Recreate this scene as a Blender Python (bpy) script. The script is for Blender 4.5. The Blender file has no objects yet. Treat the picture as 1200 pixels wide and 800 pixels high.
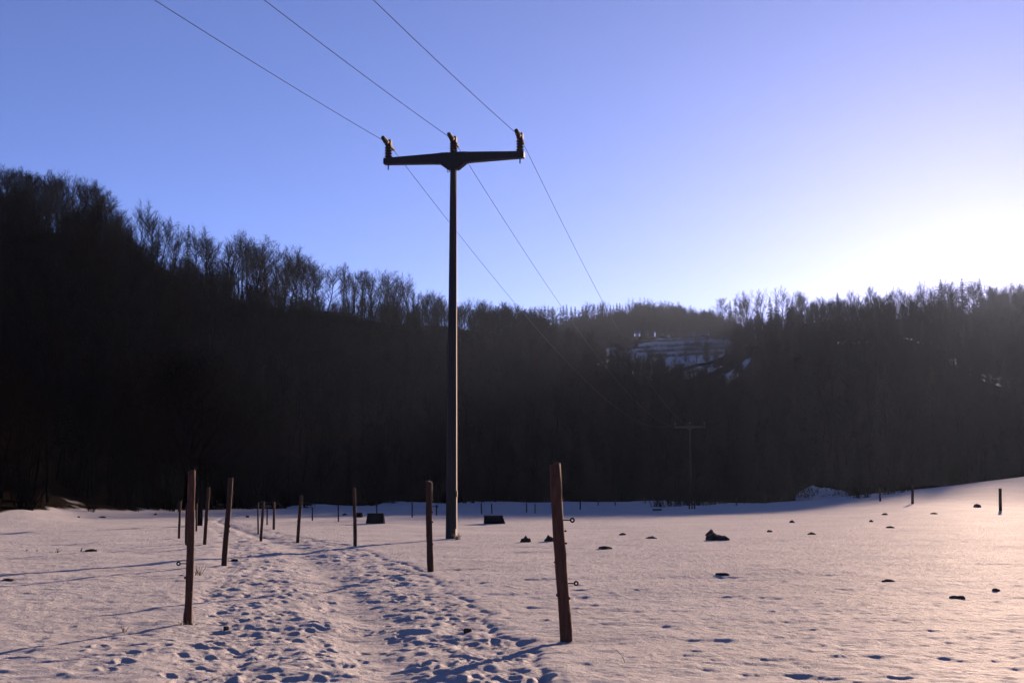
import bpy, bmesh, math, random
import numpy as np
from mathutils import Vector, Matrix

# ------------------------------------------------------------------ camera, sky, sun, exposure
SC = bpy.context.scene
COL = SC.collection
FPX, CAMH = 1500.0, 1.35
PITCH = math.atan(178 / 1500)
cam_d = bpy.data.cameras.new('camera'); cam_d.sensor_width = 36; cam_d.lens = 36 * FPX / 1200
cam_d.clip_start = 0.1; cam_d.clip_end = 6000
cam = bpy.data.objects.new('camera', cam_d); COL.objects.link(cam)
cam.location = (0, 0, CAMH); cam.rotation_euler = (math.pi / 2 + PITCH, 0, 0)
SC.camera = cam

SUN_AZ, SUN_EL = math.radians(21.3), math.radians(10.1)
world = bpy.data.worlds.new('World'); SC.world = world; world.use_nodes = True
wn = world.node_tree.nodes; wl = world.node_tree.links; wn.clear()
sky = wn.new('ShaderNodeTexSky'); sky.sky_type = 'NISHITA'; sky.sun_disc = False
sky.sun_elevation = SUN_EL; sky.sun_rotation = SUN_AZ
sky.altitude = 300; sky.air_density = 0.42; sky.dust_density = 0.115; sky.ozone_density = 2.5
tint = wn.new('ShaderNodeMix'); tint.data_type = 'RGBA'; tint.blend_type = 'MULTIPLY'
tint.inputs['Factor'].default_value = 1.0; tint.inputs[7].default_value = (1.24, 0.98, 1.18, 1)
bg = wn.new('ShaderNodeBackground'); bg.inputs['Strength'].default_value = 0.05
wo = wn.new('ShaderNodeOutputWorld')
wl.new(sky.outputs[0], tint.inputs[6]); wl.new(tint.outputs[2], bg.inputs['Color']); wl.new(bg.outputs[0], wo.inputs['Surface'])

sun_d = bpy.data.lights.new('sun', 'SUN'); sun_d.energy = 5.0; sun_d.angle = math.radians(0.55)
sun_d.color = (1.0, 0.69, 0.50)
sun = bpy.data.objects.new('sun', sun_d); COL.objects.link(sun)
SUNV = Vector((math.sin(SUN_AZ) * math.cos(SUN_EL), math.cos(SUN_AZ) * math.cos(SUN_EL), math.sin(SUN_EL)))
sun.rotation_euler = SUNV.to_track_quat('Z', 'Y').to_euler()
sun.location = (200, 400, 300)

SC.view_settings.view_transform = 'Standard'; SC.view_settings.look = 'None'
SC.view_settings.exposure = 1.8; SC.view_settings.gamma = 1.0; SC.view_settings.use_curve_mapping = False
SC.cycles.max_bounces = 6; SC.cycles.volume_bounces = 0; SC.cycles.transparent_max_bounces = 8
SC.cycles.use_denoising = True

HAZE = 0.000025

rng = random.Random(11)
nrg = np.random.default_rng(5)
CP, SP = math.cos(PITCH), math.sin(PITCH)

# ------------------------------------------------------------------ measuring the place
def ray(px, py):
    a = (px - 600) / FPX; b = (400 - py) / FPX
    return a, CP - b * SP, SP + b * CP
def zat(Y, py):
    _, dy, dz = ray(600, py)
    return CAMH + Y * dz / dy

def hash2(ix, iy, seed):
    h = (ix.astype(np.int64) * 374761393 + iy.astype(np.int64) * 668265263 + seed * 1442695041) & 0xFFFFFFFF
    h = ((h ^ (h >> 13)) * 1274126177) & 0xFFFFFFFF
    return ((h ^ (h >> 16)) & 0xFFFFFF) / float(0xFFFFFF)
def vnoise(x, y, seed=0):
    ix = np.floor(x); iy = np.floor(y); fx = x - ix; fy = y - iy
    fx = fx * fx * fx * (fx * (fx * 6 - 15) + 10); fy = fy * fy * fy * (fy * (fy * 6 - 15) + 10)
    a = hash2(ix, iy, seed); b = hash2(ix + 1, iy, seed); c = hash2(ix, iy + 1, seed); d = hash2(ix + 1, iy + 1, seed)
    return (a * (1 - fx) + b * fx) * (1 - fy) + (c * (1 - fx) + d * fx) * fy - 0.5
def fbm(x, y, seed=0, oct=3):
    s = 0; a = 1.0
    for k in range(oct):
        s = s + a * vnoise(x * 2 ** k + 13.7 * k, y * 2 ** k - 7.1 * k, seed + k); a *= 0.5
    return s
def sstep(a, b, x):
    t = np.clip((x - a) / (b - a), 0, 1); return t * t * (3 - 2 * t)

# terrain profiles: column (picture x of the viewing direction) -> [(depth, height)]
def L(*pts):
    return [(Y, (zat(Y, v[1]) if isinstance(v, tuple) else v)) for Y, v in pts]
def P(y): return ('y', y)
COLS = {
 -700: L((50, 0), (62, 1.5), (260, 62), (330, 58), (700, 40), (1500, 40)),
 0:    L((54, 0), (64, .8), (120, 15), (200, 37), (300, P(273)), (335, 56), (420, 48), (800, 40), (1500, 40)),
 100:  L((68, 0), (78, .8), (130, 14), (200, 34), (305, P(290)), (340, 54), (420, 46), (800, 40), (1500, 40)),
 170:  L((80, 0), (90, .8), (140, 13), (210, 30), (315, P(314)), (350, 50), (430, 42), (800, 40), (1500, 40)),
 215:  L((94, 0), (104, .8), (152, 13), (220, 28), (330, P(337)), (360, 47), (430, 40), (800, 40), (1500, 40)),
 300:  L((114, 0), (124, .8), (168, 13), (230, 26), (350, P(366)), (380, 45), (450, 38), (800, 40), (1500, 40)),
 400:  L((138, 0), (150, .8), (194, 13), (260, 27), (380, P(370)), (410, 48), (480, 40), (800, 40), (1500, 40)),
 500:  L((172, 0), (185, .8), (234, 13), (300, 29), (430, P(385)), (460, 50), (540, 42), (800, 60), (1500, 60)),
 600:  L((196, 0), (208, .8), (260, 13), (340, 31), (480, P(396)), (510, 54), (580, 45), (800, 84), (860, 92), (1500, 80)),
 690:  L((205, 0), (218, .8), (330, 26), (460, P(422)), (500, 42), (570, 38), (790, P(402)), (850, 104), (1500, 90)),
 750:  L((205, 0), (218, .8), (320, 22), (430, P(448)), (470, 32), (540, 34), (780, P(397)), (840, 104), (1500, 90)),
 810:  L((195, 0), (208, .8), (310, 18), (410, P(474)), (450, 26), (540, 44), (770, P(394)), (830, 102), (1500, 90)),
 862:  L((130, .1), (160, -.1), (192, 0), (206, .8), (310, 17), (410, P(480)), (450, 26), (540, 44), (768, P(392)), (828, 102), (1500, 90)),
 884:  L((150, .2), (165, -.2), (188, 0), (200, .8), (320, 19), (430, 38), (540, 62), (620, P(388)), (680, 82), (1500, 70)),
 912:  L((100, .1), (150, .45), (166, -.1), (186, 0), (200, 1.2), (320, 26), (450, 54), (560, P(384)), (620, 75), (1500, 65)),
 950:  L((90, .1), (120, .5), (140, .80), (160, .2), (186, .3), (200, 1.4), (320, 30), (420, 52), (520, P(381)), (580, 70), (1500, 60)),
 1050: L((60, 0), (95, .55), (135, 1.62), (155, 1.0), (180, 1.2), (200, 2.4), (300, 30), (400, 50), (490, P(377)), (550, 64), (1500, 60)),
 1100: L((60, 0), (95, .55), (135, 2.05), (155, 1.5), (180, 1.7), (200, 3), (300, 29), (400, 48), (510, P(375)), (570, 66), (1500, 60)),
 1150: L((60, 0), (90, .4), (132, 2.60), (152, 2.1), (180, 2.4), (205, 4.5), (320, 25), (500, 55), (740, P(374)), (800, 96), (1500, 80)),
 1200: L((60, 0), (90, .3), (115, 1.7), (132, 3.1), (150, 2.7), (180, 3.0), (205, 5), (320, 24), (500, 55), (800, P(373)), (860, 104), (1500, 80)),
 1330: L((60, 0), (90, .6), (115, 2.8), (132, 5.0), (150, 4.9), (180, 5.5), (205, 7.6), (320, 26), (500, 55), (810, P(376)), (870, 104), (1500, 80)),
 1900: L((60, .4), (90, 2.0), (120, 5.0), (150, 9.0), (166, 9), (190, 10), (205, 12), (320, 34), (450, 56), (630, 84), (700, 86), (1500, 70)),
}
YG = np.concatenate([np.arange(0, 240, 2.0), np.arange(240, 700, 5.0), np.arange(700, 1600, 20.0)])
def pchip(xs, ys, x):
    xs = np.array(xs, float); ys = np.array(ys, float); h = np.diff(xs); d = np.diff(ys) / h
    m = np.zeros(len(xs))
    for i in range(1, len(xs) - 1):
        if d[i - 1] * d[i] > 0:
            w1 = 2 * h[i] + h[i - 1]; w2 = h[i] + 2 * h[i - 1]; m[i] = (w1 + w2) / (w1 / d[i - 1] + w2 / d[i])
    i = np.clip(np.searchsorted(xs, x) - 1, 0, len(h) - 1); t = np.clip((x - xs[i]) / h[i], 0, 1)
    return (ys[i] * (2*t**3 - 3*t**2 + 1) + h[i]*m[i]*(t**3 - 2*t**2 + t) + ys[i+1]*(-2*t**3 + 3*t**2) + h[i]*m[i+1]*(t**3 - t**2))
_px = sorted(COLS)
_rows = []
for k in _px:
    pts = COLS[k]
    if pts[0][0] > 60: pts = [(60, 0.0)] + pts
    pts = [(0, 0.0), (35, 0.0)] + pts
    _rows.append(pchip([q[0] for q in pts], [q[1] for q in pts], YG))
_rows = np.array(_rows)
UG = np.linspace(-0.88, 0.88, 353)
_pu = np.array([(k - 600) / FPX / CP for k in _px])
TAB = np.array([np.interp(UG, _pu, _rows[:, j]) for j in range(len(YG))]).T
for _ in range(14):
    TAB[1:-1] = (TAB[:-2] + 2 * TAB[1:-1] + TAB[2:]) / 4
def smooth_h(x, y):
    x = np.asarray(x, float); y = np.asarray(y, float)
    r = np.hypot(x, y); th = np.arctan2(x, y)
    lim = math.atan(0.87); thc = np.clip(th, -lim, lim)
    Y = r * np.cos(thc); u = np.tan(thc)
    fade = 1 - sstep(1.1, 2.0, np.abs(th))
    fi = np.clip((u - UG[0]) / (UG[1] - UG[0]), 0, len(UG) - 1.001); i = fi.astype(int); fu = fi - i
    fj = np.interp(Y, YG, np.arange(len(YG))); j = np.clip(fj.astype(int), 0, len(YG) - 2); fv = fj - j
    z = (TAB[i, j]*(1-fu)*(1-fv) + TAB[i+1, j]*fu*(1-fv) + TAB[i, j+1]*(1-fu)*fv + TAB[i+1, j+1]*fu*fv) * fade
    z = z + fbm(x / 23, y / 23, 3, 3) * 2.2 * sstep(3, 25, z)
    z = z + fbm(x / 15, y / 15, 9, 2) * 0.05
    return z
def gz(x, y): return float(smooth_h(np.array([x]), np.array([y]))[0])
def hit(px, py):
    """where the sight line through this point of the photograph meets the ground"""
    a, dy, dz = ray(px, py)
    Y = np.arange(5, 900, 0.1); z = CAMH + Y * dz / dy; X = Y * a / dy
    g = smooth_h(X, Y); w = np.nonzero(z < g)[0]
    k = w[0] if len(w) else -1
    return float(X[k]), float(Y[k]), float(g[k])
def at_depth(px, Y):
    x = (px - 600) / FPX / CP * Y
    return x

# ------------------------------------------------------------------ materials
def new_mat(name):
    m = bpy.data.materials.new(name); m.use_nodes = True; n = m.node_tree.nodes; b = n['Principled BSDF']
    return m, n, m.node_tree.links, b
def noise_mat(name, c1, c2, scale=8, rough=0.85, bump=0.3, stretch=(1, 1, 1), dist=0.01, detail=6, spec=0.3):
    m, n, l, b = new_mat(name)
    tc = n.new('ShaderNodeTexCoord'); mp = n.new('ShaderNodeMapping'); mp.inputs['Scale'].default_value = stretch
    nz = n.new('ShaderNodeTexNoise'); nz.inputs['Scale'].default_value = scale; nz.inputs['Detail'].default_value = detail
    nz.inputs['Roughness'].default_value = 0.65
    rp = n.new('ShaderNodeValToRGB'); rp.color_ramp.elements[0].position = 0.32; rp.color_ramp.elements[1].position = 0.7
    rp.color_ramp.elements[0].color = (*c1, 1); rp.color_ramp.elements[1].color = (*c2, 1)
    bp = n.new('ShaderNodeBump'); bp.inputs['Strength'].default_value = bump; bp.inputs['Distance'].default_value = dist
    l.new(tc.outputs['Object'], mp.inputs[0]); l.new(mp.outputs[0], nz.inputs['Vector']); l.new(nz.outputs['Fac'], rp.inputs[0])
    l.new(rp.outputs[0], b.inputs['Base Color']); l.new(nz.outputs['Fac'], bp.inputs['Height']); l.new(bp.outputs[0], b.inputs['Normal'])
    b.inputs['Roughness'].default_value = rough; b.inputs['Specular IOR Level'].default_value = spec
    return m
M = {}
M['post'] = noise_mat('peeled_timber', (.042, .019, .013), (.105, .052, .038), 9, .9, 1.0, (6, 6, .7), .02, spec=.1)
M['old_post'] = noise_mat('weathered_timber', (.022, .012, .010), (.062, .034, .026), 9, .9, 1.0, (6, 6, .7), .02, spec=.1)
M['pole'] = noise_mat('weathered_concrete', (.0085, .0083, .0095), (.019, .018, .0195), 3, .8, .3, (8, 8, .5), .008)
M['iron'] = noise_mat('galvanised_iron', (.010, .009, .009), (.026, .022, .020), 20, .85, .1)
M['iron'].node_tree.nodes['Principled BSDF'].inputs['Metallic'].default_value = 0.0
M['porcelain'] = noise_mat('brown_porcelain', (.035, .02, .016), (.06, .035, .025), 5, .25, .0)
M['wire'] = noise_mat('aluminium_wire', (.045, .036, .030), (.065, .054, .046), 3, .95, .0, spec=0)
M['plastic'] = noise_mat('black_plastic', (.010, .010, .011), (.02, .02, .02), 6, .9, .05, spec=.05)
M['soil'] = noise_mat('dug_soil', (.014, .010, .008), (.05, .033, .024), 14, .95, .8, (1, 1, 1), .03)
M['grass'] = noise_mat('dry_grass', (.16, .10, .05), (.30, .20, .11), 30, .8, .0)
M['weed'] = noise_mat('dead_weed_stalk', (.035, .024, .018), (.08, .05, .035), 30, .85, .0)
M['block'] = noise_mat('dark_tarred_board', (.008, .008, .009), (.018, .017, .017), 5, .95, .3, (1, 1, 6), .01, spec=0)
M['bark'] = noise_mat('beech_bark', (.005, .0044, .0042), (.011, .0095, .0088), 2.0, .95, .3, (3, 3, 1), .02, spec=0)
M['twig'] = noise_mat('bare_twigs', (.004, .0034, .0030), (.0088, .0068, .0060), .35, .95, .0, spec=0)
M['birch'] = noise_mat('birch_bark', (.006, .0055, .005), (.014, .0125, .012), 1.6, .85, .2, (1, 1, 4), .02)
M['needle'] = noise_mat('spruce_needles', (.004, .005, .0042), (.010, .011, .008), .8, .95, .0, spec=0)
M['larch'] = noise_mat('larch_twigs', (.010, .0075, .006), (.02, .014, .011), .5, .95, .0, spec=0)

def snow_material():
    m, n, l, b = new_mat('snow_ground')
    tc = n.new('ShaderNodeTexCoord')
    at = n.new('ShaderNodeAttribute'); at.attribute_name = 'snow_cover'
    def nz(scale, det, ro=.6):
        q = n.new('ShaderNodeTexNoise'); q.inputs['Scale'].default_value = scale; q.inputs['Detail'].default_value = det
        q.inputs['Roughness'].default_value = ro; l.new(tc.outputs['Object'], q.inputs['Vector']); return q
    big = nz(.35, 4); mid = nz(9, 6, .7); fine = nz(26, 5, .75); litter = nz(1.2, 6)
    r1 = n.new('ShaderNodeValToRGB'); r1.color_ramp.elements[0].color = (.335, .33, .34, 1); r1.color_ramp.elements[1].color = (.40, .395, .405, 1)
    r1.color_ramp.elements[0].position = .3; r1.color_ramp.elements[1].position = .65
    l.new(big.outputs['Fac'], r1.inputs[0])
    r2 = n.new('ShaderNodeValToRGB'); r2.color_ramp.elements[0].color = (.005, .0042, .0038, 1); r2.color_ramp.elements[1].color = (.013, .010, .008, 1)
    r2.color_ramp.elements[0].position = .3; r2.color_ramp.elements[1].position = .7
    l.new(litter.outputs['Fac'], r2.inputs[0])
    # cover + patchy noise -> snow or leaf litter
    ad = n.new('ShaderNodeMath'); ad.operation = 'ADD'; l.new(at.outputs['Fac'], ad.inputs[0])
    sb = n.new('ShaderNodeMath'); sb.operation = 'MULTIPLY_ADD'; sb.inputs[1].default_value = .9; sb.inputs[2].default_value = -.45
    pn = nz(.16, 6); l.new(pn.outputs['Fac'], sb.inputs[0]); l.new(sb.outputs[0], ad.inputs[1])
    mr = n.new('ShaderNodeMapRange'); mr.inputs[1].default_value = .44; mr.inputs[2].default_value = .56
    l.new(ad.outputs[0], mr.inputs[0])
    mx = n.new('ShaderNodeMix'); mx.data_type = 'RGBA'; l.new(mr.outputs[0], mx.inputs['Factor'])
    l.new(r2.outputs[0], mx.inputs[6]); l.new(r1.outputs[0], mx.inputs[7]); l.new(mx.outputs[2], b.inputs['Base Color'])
    b1 = n.new('ShaderNodeBump'); b1.inputs['Strength'].default_value = 1.0; b1.inputs['Distance'].default_value = .07
    l.new(mid.outputs['Fac'], b1.inputs['Height'])
    b2 = n.new('ShaderNodeBump'); b2.inputs['Strength'].default_value = .7; b2.inputs['Distance'].default_value = .018
    l.new(fine.outputs['Fac'], b2.inputs['Height']); l.new(b1.outputs[0], b2.inputs['Normal']); l.new(b2.outputs[0], b.inputs['Normal'])
    rr = n.new('ShaderNodeMapRange'); rr.inputs[3].default_value = .95; rr.inputs[4].default_value = .62
    l.new(mr.outputs[0], rr.inputs[0]); l.new(rr.outputs[0], b.inputs['Roughness'])
    b.inputs['Specular IOR Level'].default_value = 0.0
    gl = n.new('ShaderNodeBsdfGlossy'); gl.inputs['Roughness'].default_value = .66; gl.inputs['Color'].default_value = (1, 1, 1, 1)
    l.new(b2.outputs[0], gl.inputs['Normal'])
    gf = n.new('ShaderNodeMath'); gf.operation = 'MULTIPLY'; gf.inputs[1].default_value = .050; l.new(mr.outputs[0], gf.inputs[0])
    ms = n.new('ShaderNodeMixShader'); l.new(gf.outputs[0], ms.inputs[0]); l.new(b.outputs[0], ms.inputs[1]); l.new(gl.outputs[0], ms.inputs[2])
    l.new(ms.outputs[0], n['Material Output'].inputs['Surface'])
    return m
M['snow'] = snow_material()

# ------------------------------------------------------------------ object helpers
def tag(o, label=None, cat=None, group=None, kind=None):
    if label: o['label'] = label
    if cat: o['category'] = cat
    if group: o['group'] = group
    if kind: o['kind'] = kind
    return o
def empty(name, loc, rz=0):
    o = bpy.data.objects.new(name, None); COL.objects.link(o); o.location = loc; o.rotation_euler = (0, 0, rz)
    o.empty_display_size = .2
    return o
class MB:
    def __init__(s): s.v = []; s.f = []
    def tube(s, pts, rad, n=8, cap=True):
        """tapered tube through the points"""
        base = len(s.v); m = len(pts)
        prev = None
        for i, p in enumerate(pts):
            p = Vector(p); d = (Vector(pts[min(i+1, m-1)]) - Vector(pts[max(i-1, 0)]))
            d = d.normalized() if d.length > 1e-9 else Vector((0, 0, 1))
            if prev is None:
                a = d.orthogonal().normalized()
            else:
                a = prev - d * prev.dot(d); a = a.normalized() if a.length > 1e-6 else d.orthogonal().normalized()
            prev = a; b = d.cross(a)
            r = rad[i] if isinstance(rad, (list, tuple)) else rad
            for k in range(n):
                t = 2 * math.pi * k / n
                s.v.append(p + (a * math.cos(t) + b * math.sin(t)) * r)
        for i in range(m - 1):
            for k in range(n):
                q = base + i * n; s.f.append((q + k, q + (k+1) % n, q + n + (k+1) % n, q + n + k))
        if cap:
            s.f.append(tuple(base + k for k in reversed(range(n)))); s.f.append(tuple(base + (m-1)*n + k for k in range(n)))
        return s
    def lathe(s, prof, n=14, origin=(0, 0, 0)):
        base = len(s.v); o = Vector(origin)
        for r, z in prof:
            for k in range(n):
                t = 2*math.pi*k/n; s.v.append(o + Vector((r*math.cos(t), r*math.sin(t), z)))
        for i in range(len(prof)-1):
            for k in range(n):
                q = base + i*n; s.f.append((q+k, q+(k+1) % n, q+n+(k+1) % n, q+n+k))
        s.f.append(tuple(base+k for k in reversed(range(n)))); s.f.append(tuple(base+(len(prof)-1)*n+k for k in range(n)))
        return s
    def prism(s, outline, y0, y1):
        """outline in x,z extruded along y"""
        base = len(s.v); n = len(outline)
        for y in (y0, y1):
            for x, z in outline: s.v.append(Vector((x, y, z)))
        s.f.append(tuple(base+k for k in range(n))); s.f.append(tuple(base+n+k for k in reversed(range(n))))
        for k in range(n): s.f.append((base+k, base+n+k, base+n+(k+1) % n, base+(k+1) % n))
        return s
    def box(s, c, d):
        x, y, z = c; a, b, e = d[0]/2, d[1]/2, d[2]/2
        return s.prism([(x-a, z-e), (x+a, z-e), (x+a, z+e), (x-a, z+e)], y-b, y+b)
    def ring(s, c, R, r, axis='y', n=14, m=6):
        base = len(s.v); c = Vector(c)
        for i in range(n):
            t = 2*math.pi*i/n; e = Vector((math.cos(t), 0, math.sin(t)))
            for k in range(m):
                q = 2*math.pi*k/m; s.v.append(c + e*(R + r*math.cos(q)) + Vector((0, r*math.sin(q), 0)))
        for i in range(n):
            for k in range(m):
                s.f.append((base+i*m+k, base+i*m+(k+1) % m, base+((i+1) % n)*m+(k+1) % m, base+((i+1) % n)*m+k))
        return s
    def mesh(s, name, smooth=False, fix=True):
        me = bpy.data.meshes.new(name); me.from_pydata([tuple(v) for v in s.v], [], s.f); me.update()
        if fix:
            bm = bmesh.new(); bm.from_mesh(me); bmesh.ops.recalc_face_normals(bm, faces=bm.faces); bm.to_mesh(me); bm.free()
        if smooth: me.shade_smooth()
        return me
    def build(s, name, mat, parent=None, smooth=False, bevel=0, fix=True):
        me = s.mesh(name, smooth, fix); me.materials.append(mat)
        o = bpy.data.objects.new(name, me); COL.objects.link(o)
        if parent: o.parent = parent
        if bevel:
            b = o.modifiers.new('bevel', 'BEVEL'); b.width = bevel; b.segments = 2; b.limit_method = 'ANGLE'
        return o
def copy_tree(o, parent=None):
    c = o.copy(); COL.objects.link(c); c.parent = parent
    for ch in o.children: copy_tree(ch, c)
    return c

# ------------------------------------------------------------------ ground: one sheet from the feet to beyond the hills
PATH = np.array([(-1.0, 3.0, 1.4), (-1.05, 7.0, 1.42), (-1.13, 9.4, 1.45), (-1.5, 12.1, 1.55), (-2.35, 17, 1.75), (-3.4, 22.5, 1.85), (-5.2, 31, 1.75),
                 (-7.2, 38, 1.35), (-11, 51, .95), (-14.7, 64, .8), (-17, 76, .7), (-19, 95, .6)])
def path_c(y): return np.interp(y, PATH[:, 1], PATH[:, 0])
def path_w(y): return np.interp(y, PATH[:, 1], PATH[:, 2])

FOREST_START = sorted([(-700, 52), (0, 57), (100, 70), (170, 80), (215, 90), (300, 106), (400, 128), (500, 162), (600, 192), (690, 203), (750, 205),
                       (810, 197), (855, 188), (900, 186), (950, 184), (1050, 184), (1200, 184), (1330, 190), (1900, 190)])
def forest_start(px): return np.interp(px, [q[0] for q in FOREST_START], [q[1] for q in FOREST_START])
# clearings on the far slope: (x centre, depth centre, half width across, half depth, how snowy)
CLEAR = [(94, 700, 46, 62, .95), (92, 560, 12, 24, .85), (106, 690, 22, 60, .95), (60, 690, 20, 30, .6), (128, 395, 6, 12, .75), (104, 388, 5, 9, .7), (140, 372, 14, 11, .6), (150, 330, 7, 9, .6), (150, 380, 4, 7, .7),
         (84, 610, 16, 18, .6), (196, 300, 8, 7, .55)]
def clearing(x, y):
    c = np.zeros_like(x)
    for cx, cy, a, b, s in CLEAR:
        d = ((x-cx)/a)**2 + ((y-cy)/b)**2 + fbm(x/14, y/14, 31, 2)*.7
        c = np.maximum(c, s * (1 - sstep(.8, 1.15, d)))
    return c
def build_ground():
    r = [2.5]
    while r[-1] < 1480:
        q = r[-1]; k = .012 if q < 7.5 else .0032 if q < 42 else .0068 if q < 110 else .012 if q < 700 else .03
        r.append(q * (1 + k))
    r = np.array(r)
    fine = np.arange(-.475, .4751, .00132)
    th = np.concatenate([np.linspace(-math.pi, -.9, 36)[:-1], np.linspace(-.9, -.475, 70)[:-1], fine, np.linspace(.475, .9, 70)[1:], np.linspace(.9, math.pi, 36)[1:-1]])
    R, T = np.meshgrid(r, th, indexing='ij'); X = R*np.sin(T); Y = R*np.cos(T)
    Z = smooth_h(X, Y)
    near = 1 - sstep(60, 160, R)
    # wind crust: small ripples and dents, stretched across the wind
    ca, sa = math.cos(.25), math.sin(.25); xr = X*ca + Y*sa; yr = -X*sa + Y*ca
    Z += near * fbm(xr/2.6, yr/1.5, 21, 2) * .045
    n1 = fbm(xr/.62, yr/.34, 41, 3); Z += near * (n1*.022 - np.maximum(0, n1-.28)*.05)
    dents = vnoise(xr/.42, yr/.26, 77) + .5*vnoise(xr/.13, yr/.10, 79); Z -= near * np.maximum(0, dents - .30) * .032 * (vnoise(X/2.2, Y/2.2, 78) > -.12)
    n2 = fbm(xr/.15, yr/.11, 61, 2); Z += (1 - sstep(18, 34, R)) * n2 * .008
    pit = vnoise(xr/.22, yr/.17, 83) + .5*vnoise(xr/.09, yr/.08, 86); Z -= near * np.maximum(0, pit - .16) * .028 * sstep(-.25, .15, vnoise(X/3.1, Y/3.1, 84) + .35*vnoise(X/.9, Y/.9, 85))
    lump = vnoise(X/.13, Y/.16, 87); Z += (1 - sstep(20, 40, R)) * np.maximum(0, lump - .1) * .018
    # trodden path: sunk band, churned sides, polished middle
    pc = path_c(Y); pw = path_w(Y); d = (X - pc)/pw + fbm(X/1.3, Y/1.3, 91, 2)*.22
    onp = (1 - sstep(.82, 1.08, np.abs(d))) * (Y > 2) * (1 - sstep(80, 100, R))
    mid = np.exp(-((d - .12)/.22)**2) * onp
    Z -= onp * .02 + mid * .055
    churn = fbm(X/.20, Y/.27, 101, 4); Z += onp * (1 - .75*mid) * (churn * .034)
    edge = np.exp(-((d - 1.0)/.035)**2) * (Y > 2) * (1 - sstep(40, 70, R)); Z -= edge * .016
    edge2 = np.exp(-((np.abs(d) - 1.14)/.07)**2) * (Y > 2) * (1 - sstep(30, 60, R)); Z += edge2 * .006
    # single footprints
    lr = np.log(r)
    def stamp(x, y, ang, a, b, dep):
        rr = math.hypot(x, y); tt = math.atan2(x, y); w = 2.0*a
        i0, i1 = np.searchsorted(r, [rr - w, rr + w]); j0, j1 = np.searchsorted(th, [tt - w/rr, tt + w/rr])
        if i1 <= i0 or j1 <= j0: return
        xs = X[i0:i1, j0:j1] - x; ys = Y[i0:i1, j0:j1] - y
        u = (xs*math.sin(ang) + ys*math.cos(ang))/a; v = (xs*math.cos(ang) - ys*math.sin(ang))/b
        q = u*u + v*v
        Z[i0:i1, j0:j1] += -dep*np.exp(-(q**2)*.9) + dep*.45*np.exp(-((np.sqrt(q) - 1.45)/.28)**2)
    rg = random.Random(3)
    for _ in range(1000):
        y = 7.2 * math.exp(rg.random()*2.35); off = rg.uniform(-1, 1)
        if abs(off - .12) < .2 and rg.random() < .6: continue
        x = float(path_c(y)) + off*float(path_w(y))*.98
        sl = float(path_c(y+.5) - path_c(y-.5))
        stamp(x, y, math.atan(sl) + rg.gauss(0, .35) + (math.pi if rg.random() < .5 else 0), rg.uniform(.09, .16), rg.uniform(.04, .065), rg.uniform(.004, .015))
    for (x0, y0, x1, y1, n) in [(-3.6, 9.5, -2.2, 14.5, 26), (-5.5, 9.5, -3.2, 11.5, 14), (-6.6, 24, -4.2, 30, 16), (-4.2, 15, -3.4, 21, 14), (4, 26, 12, 40, 10), (-14, 17, -8, 24, 14)]:
        for _ in range(n):
            t = rg.random(); stamp(x0 + (x1-x0)*t + rg.gauss(0, .4), y0 + (y1-y0)*t + rg.gauss(0, .5), rg.uniform(0, 6.28), rg.uniform(.10, .16), rg.uniform(.045, .07), rg.uniform(.006, .016))
    nr, nt = X.shape
    co = np.stack([X, Y, Z], -1).reshape(-1, 3)
    cz = np.array([[0, 0, 0.0]]); co = np.concatenate([co, cz])
    i = np.arange(nr-1)[:, None]*nt; j = np.arange(nt)[None, :]; jn = (j+1) % nt
    f = np.stack([i+j, i+nt+j, i+nt+jn, i+jn], -1).reshape(-1, 4)[:, ::-1]
    tri = np.stack([np.full(nt, nr*nt), np.arange(nt), (np.arange(nt)+1) % nt], -1)[:, ::-1]
    me = bpy.data.meshes.new('snow_ground')
    me.vertices.add(len(co)); me.vertices.foreach_set('co', co.astype(np.float32).ravel())
    lv = np.concatenate([f.ravel(), tri.ravel()]).astype(np.int32); me.loops.add(len(lv)); me.loops.foreach_set('vertex_index', lv)
    st = np.concatenate([np.arange(len(f))*4, len(f)*4 + np.arange(len(tri))*3]).astype(np.int32)
    me.polygons.add(len(st)); me.polygons.foreach_set('loop_start', st)
    me.update(calc_edges=True); me.validate()
    me.shade_smooth()
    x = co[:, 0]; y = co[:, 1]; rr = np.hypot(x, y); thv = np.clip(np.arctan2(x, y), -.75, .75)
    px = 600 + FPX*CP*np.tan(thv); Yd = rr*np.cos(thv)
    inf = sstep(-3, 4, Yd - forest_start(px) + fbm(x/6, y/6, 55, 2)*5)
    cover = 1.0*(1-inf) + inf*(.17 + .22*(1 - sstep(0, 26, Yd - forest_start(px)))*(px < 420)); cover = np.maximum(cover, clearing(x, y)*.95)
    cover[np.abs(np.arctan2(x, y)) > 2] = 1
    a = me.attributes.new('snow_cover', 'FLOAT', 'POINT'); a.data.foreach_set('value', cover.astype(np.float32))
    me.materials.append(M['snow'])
    o = bpy.data.objects.new('snow_ground', me); COL.objects.link(o)
    tag(o, kind='structure')
    return o
build_ground()

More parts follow.
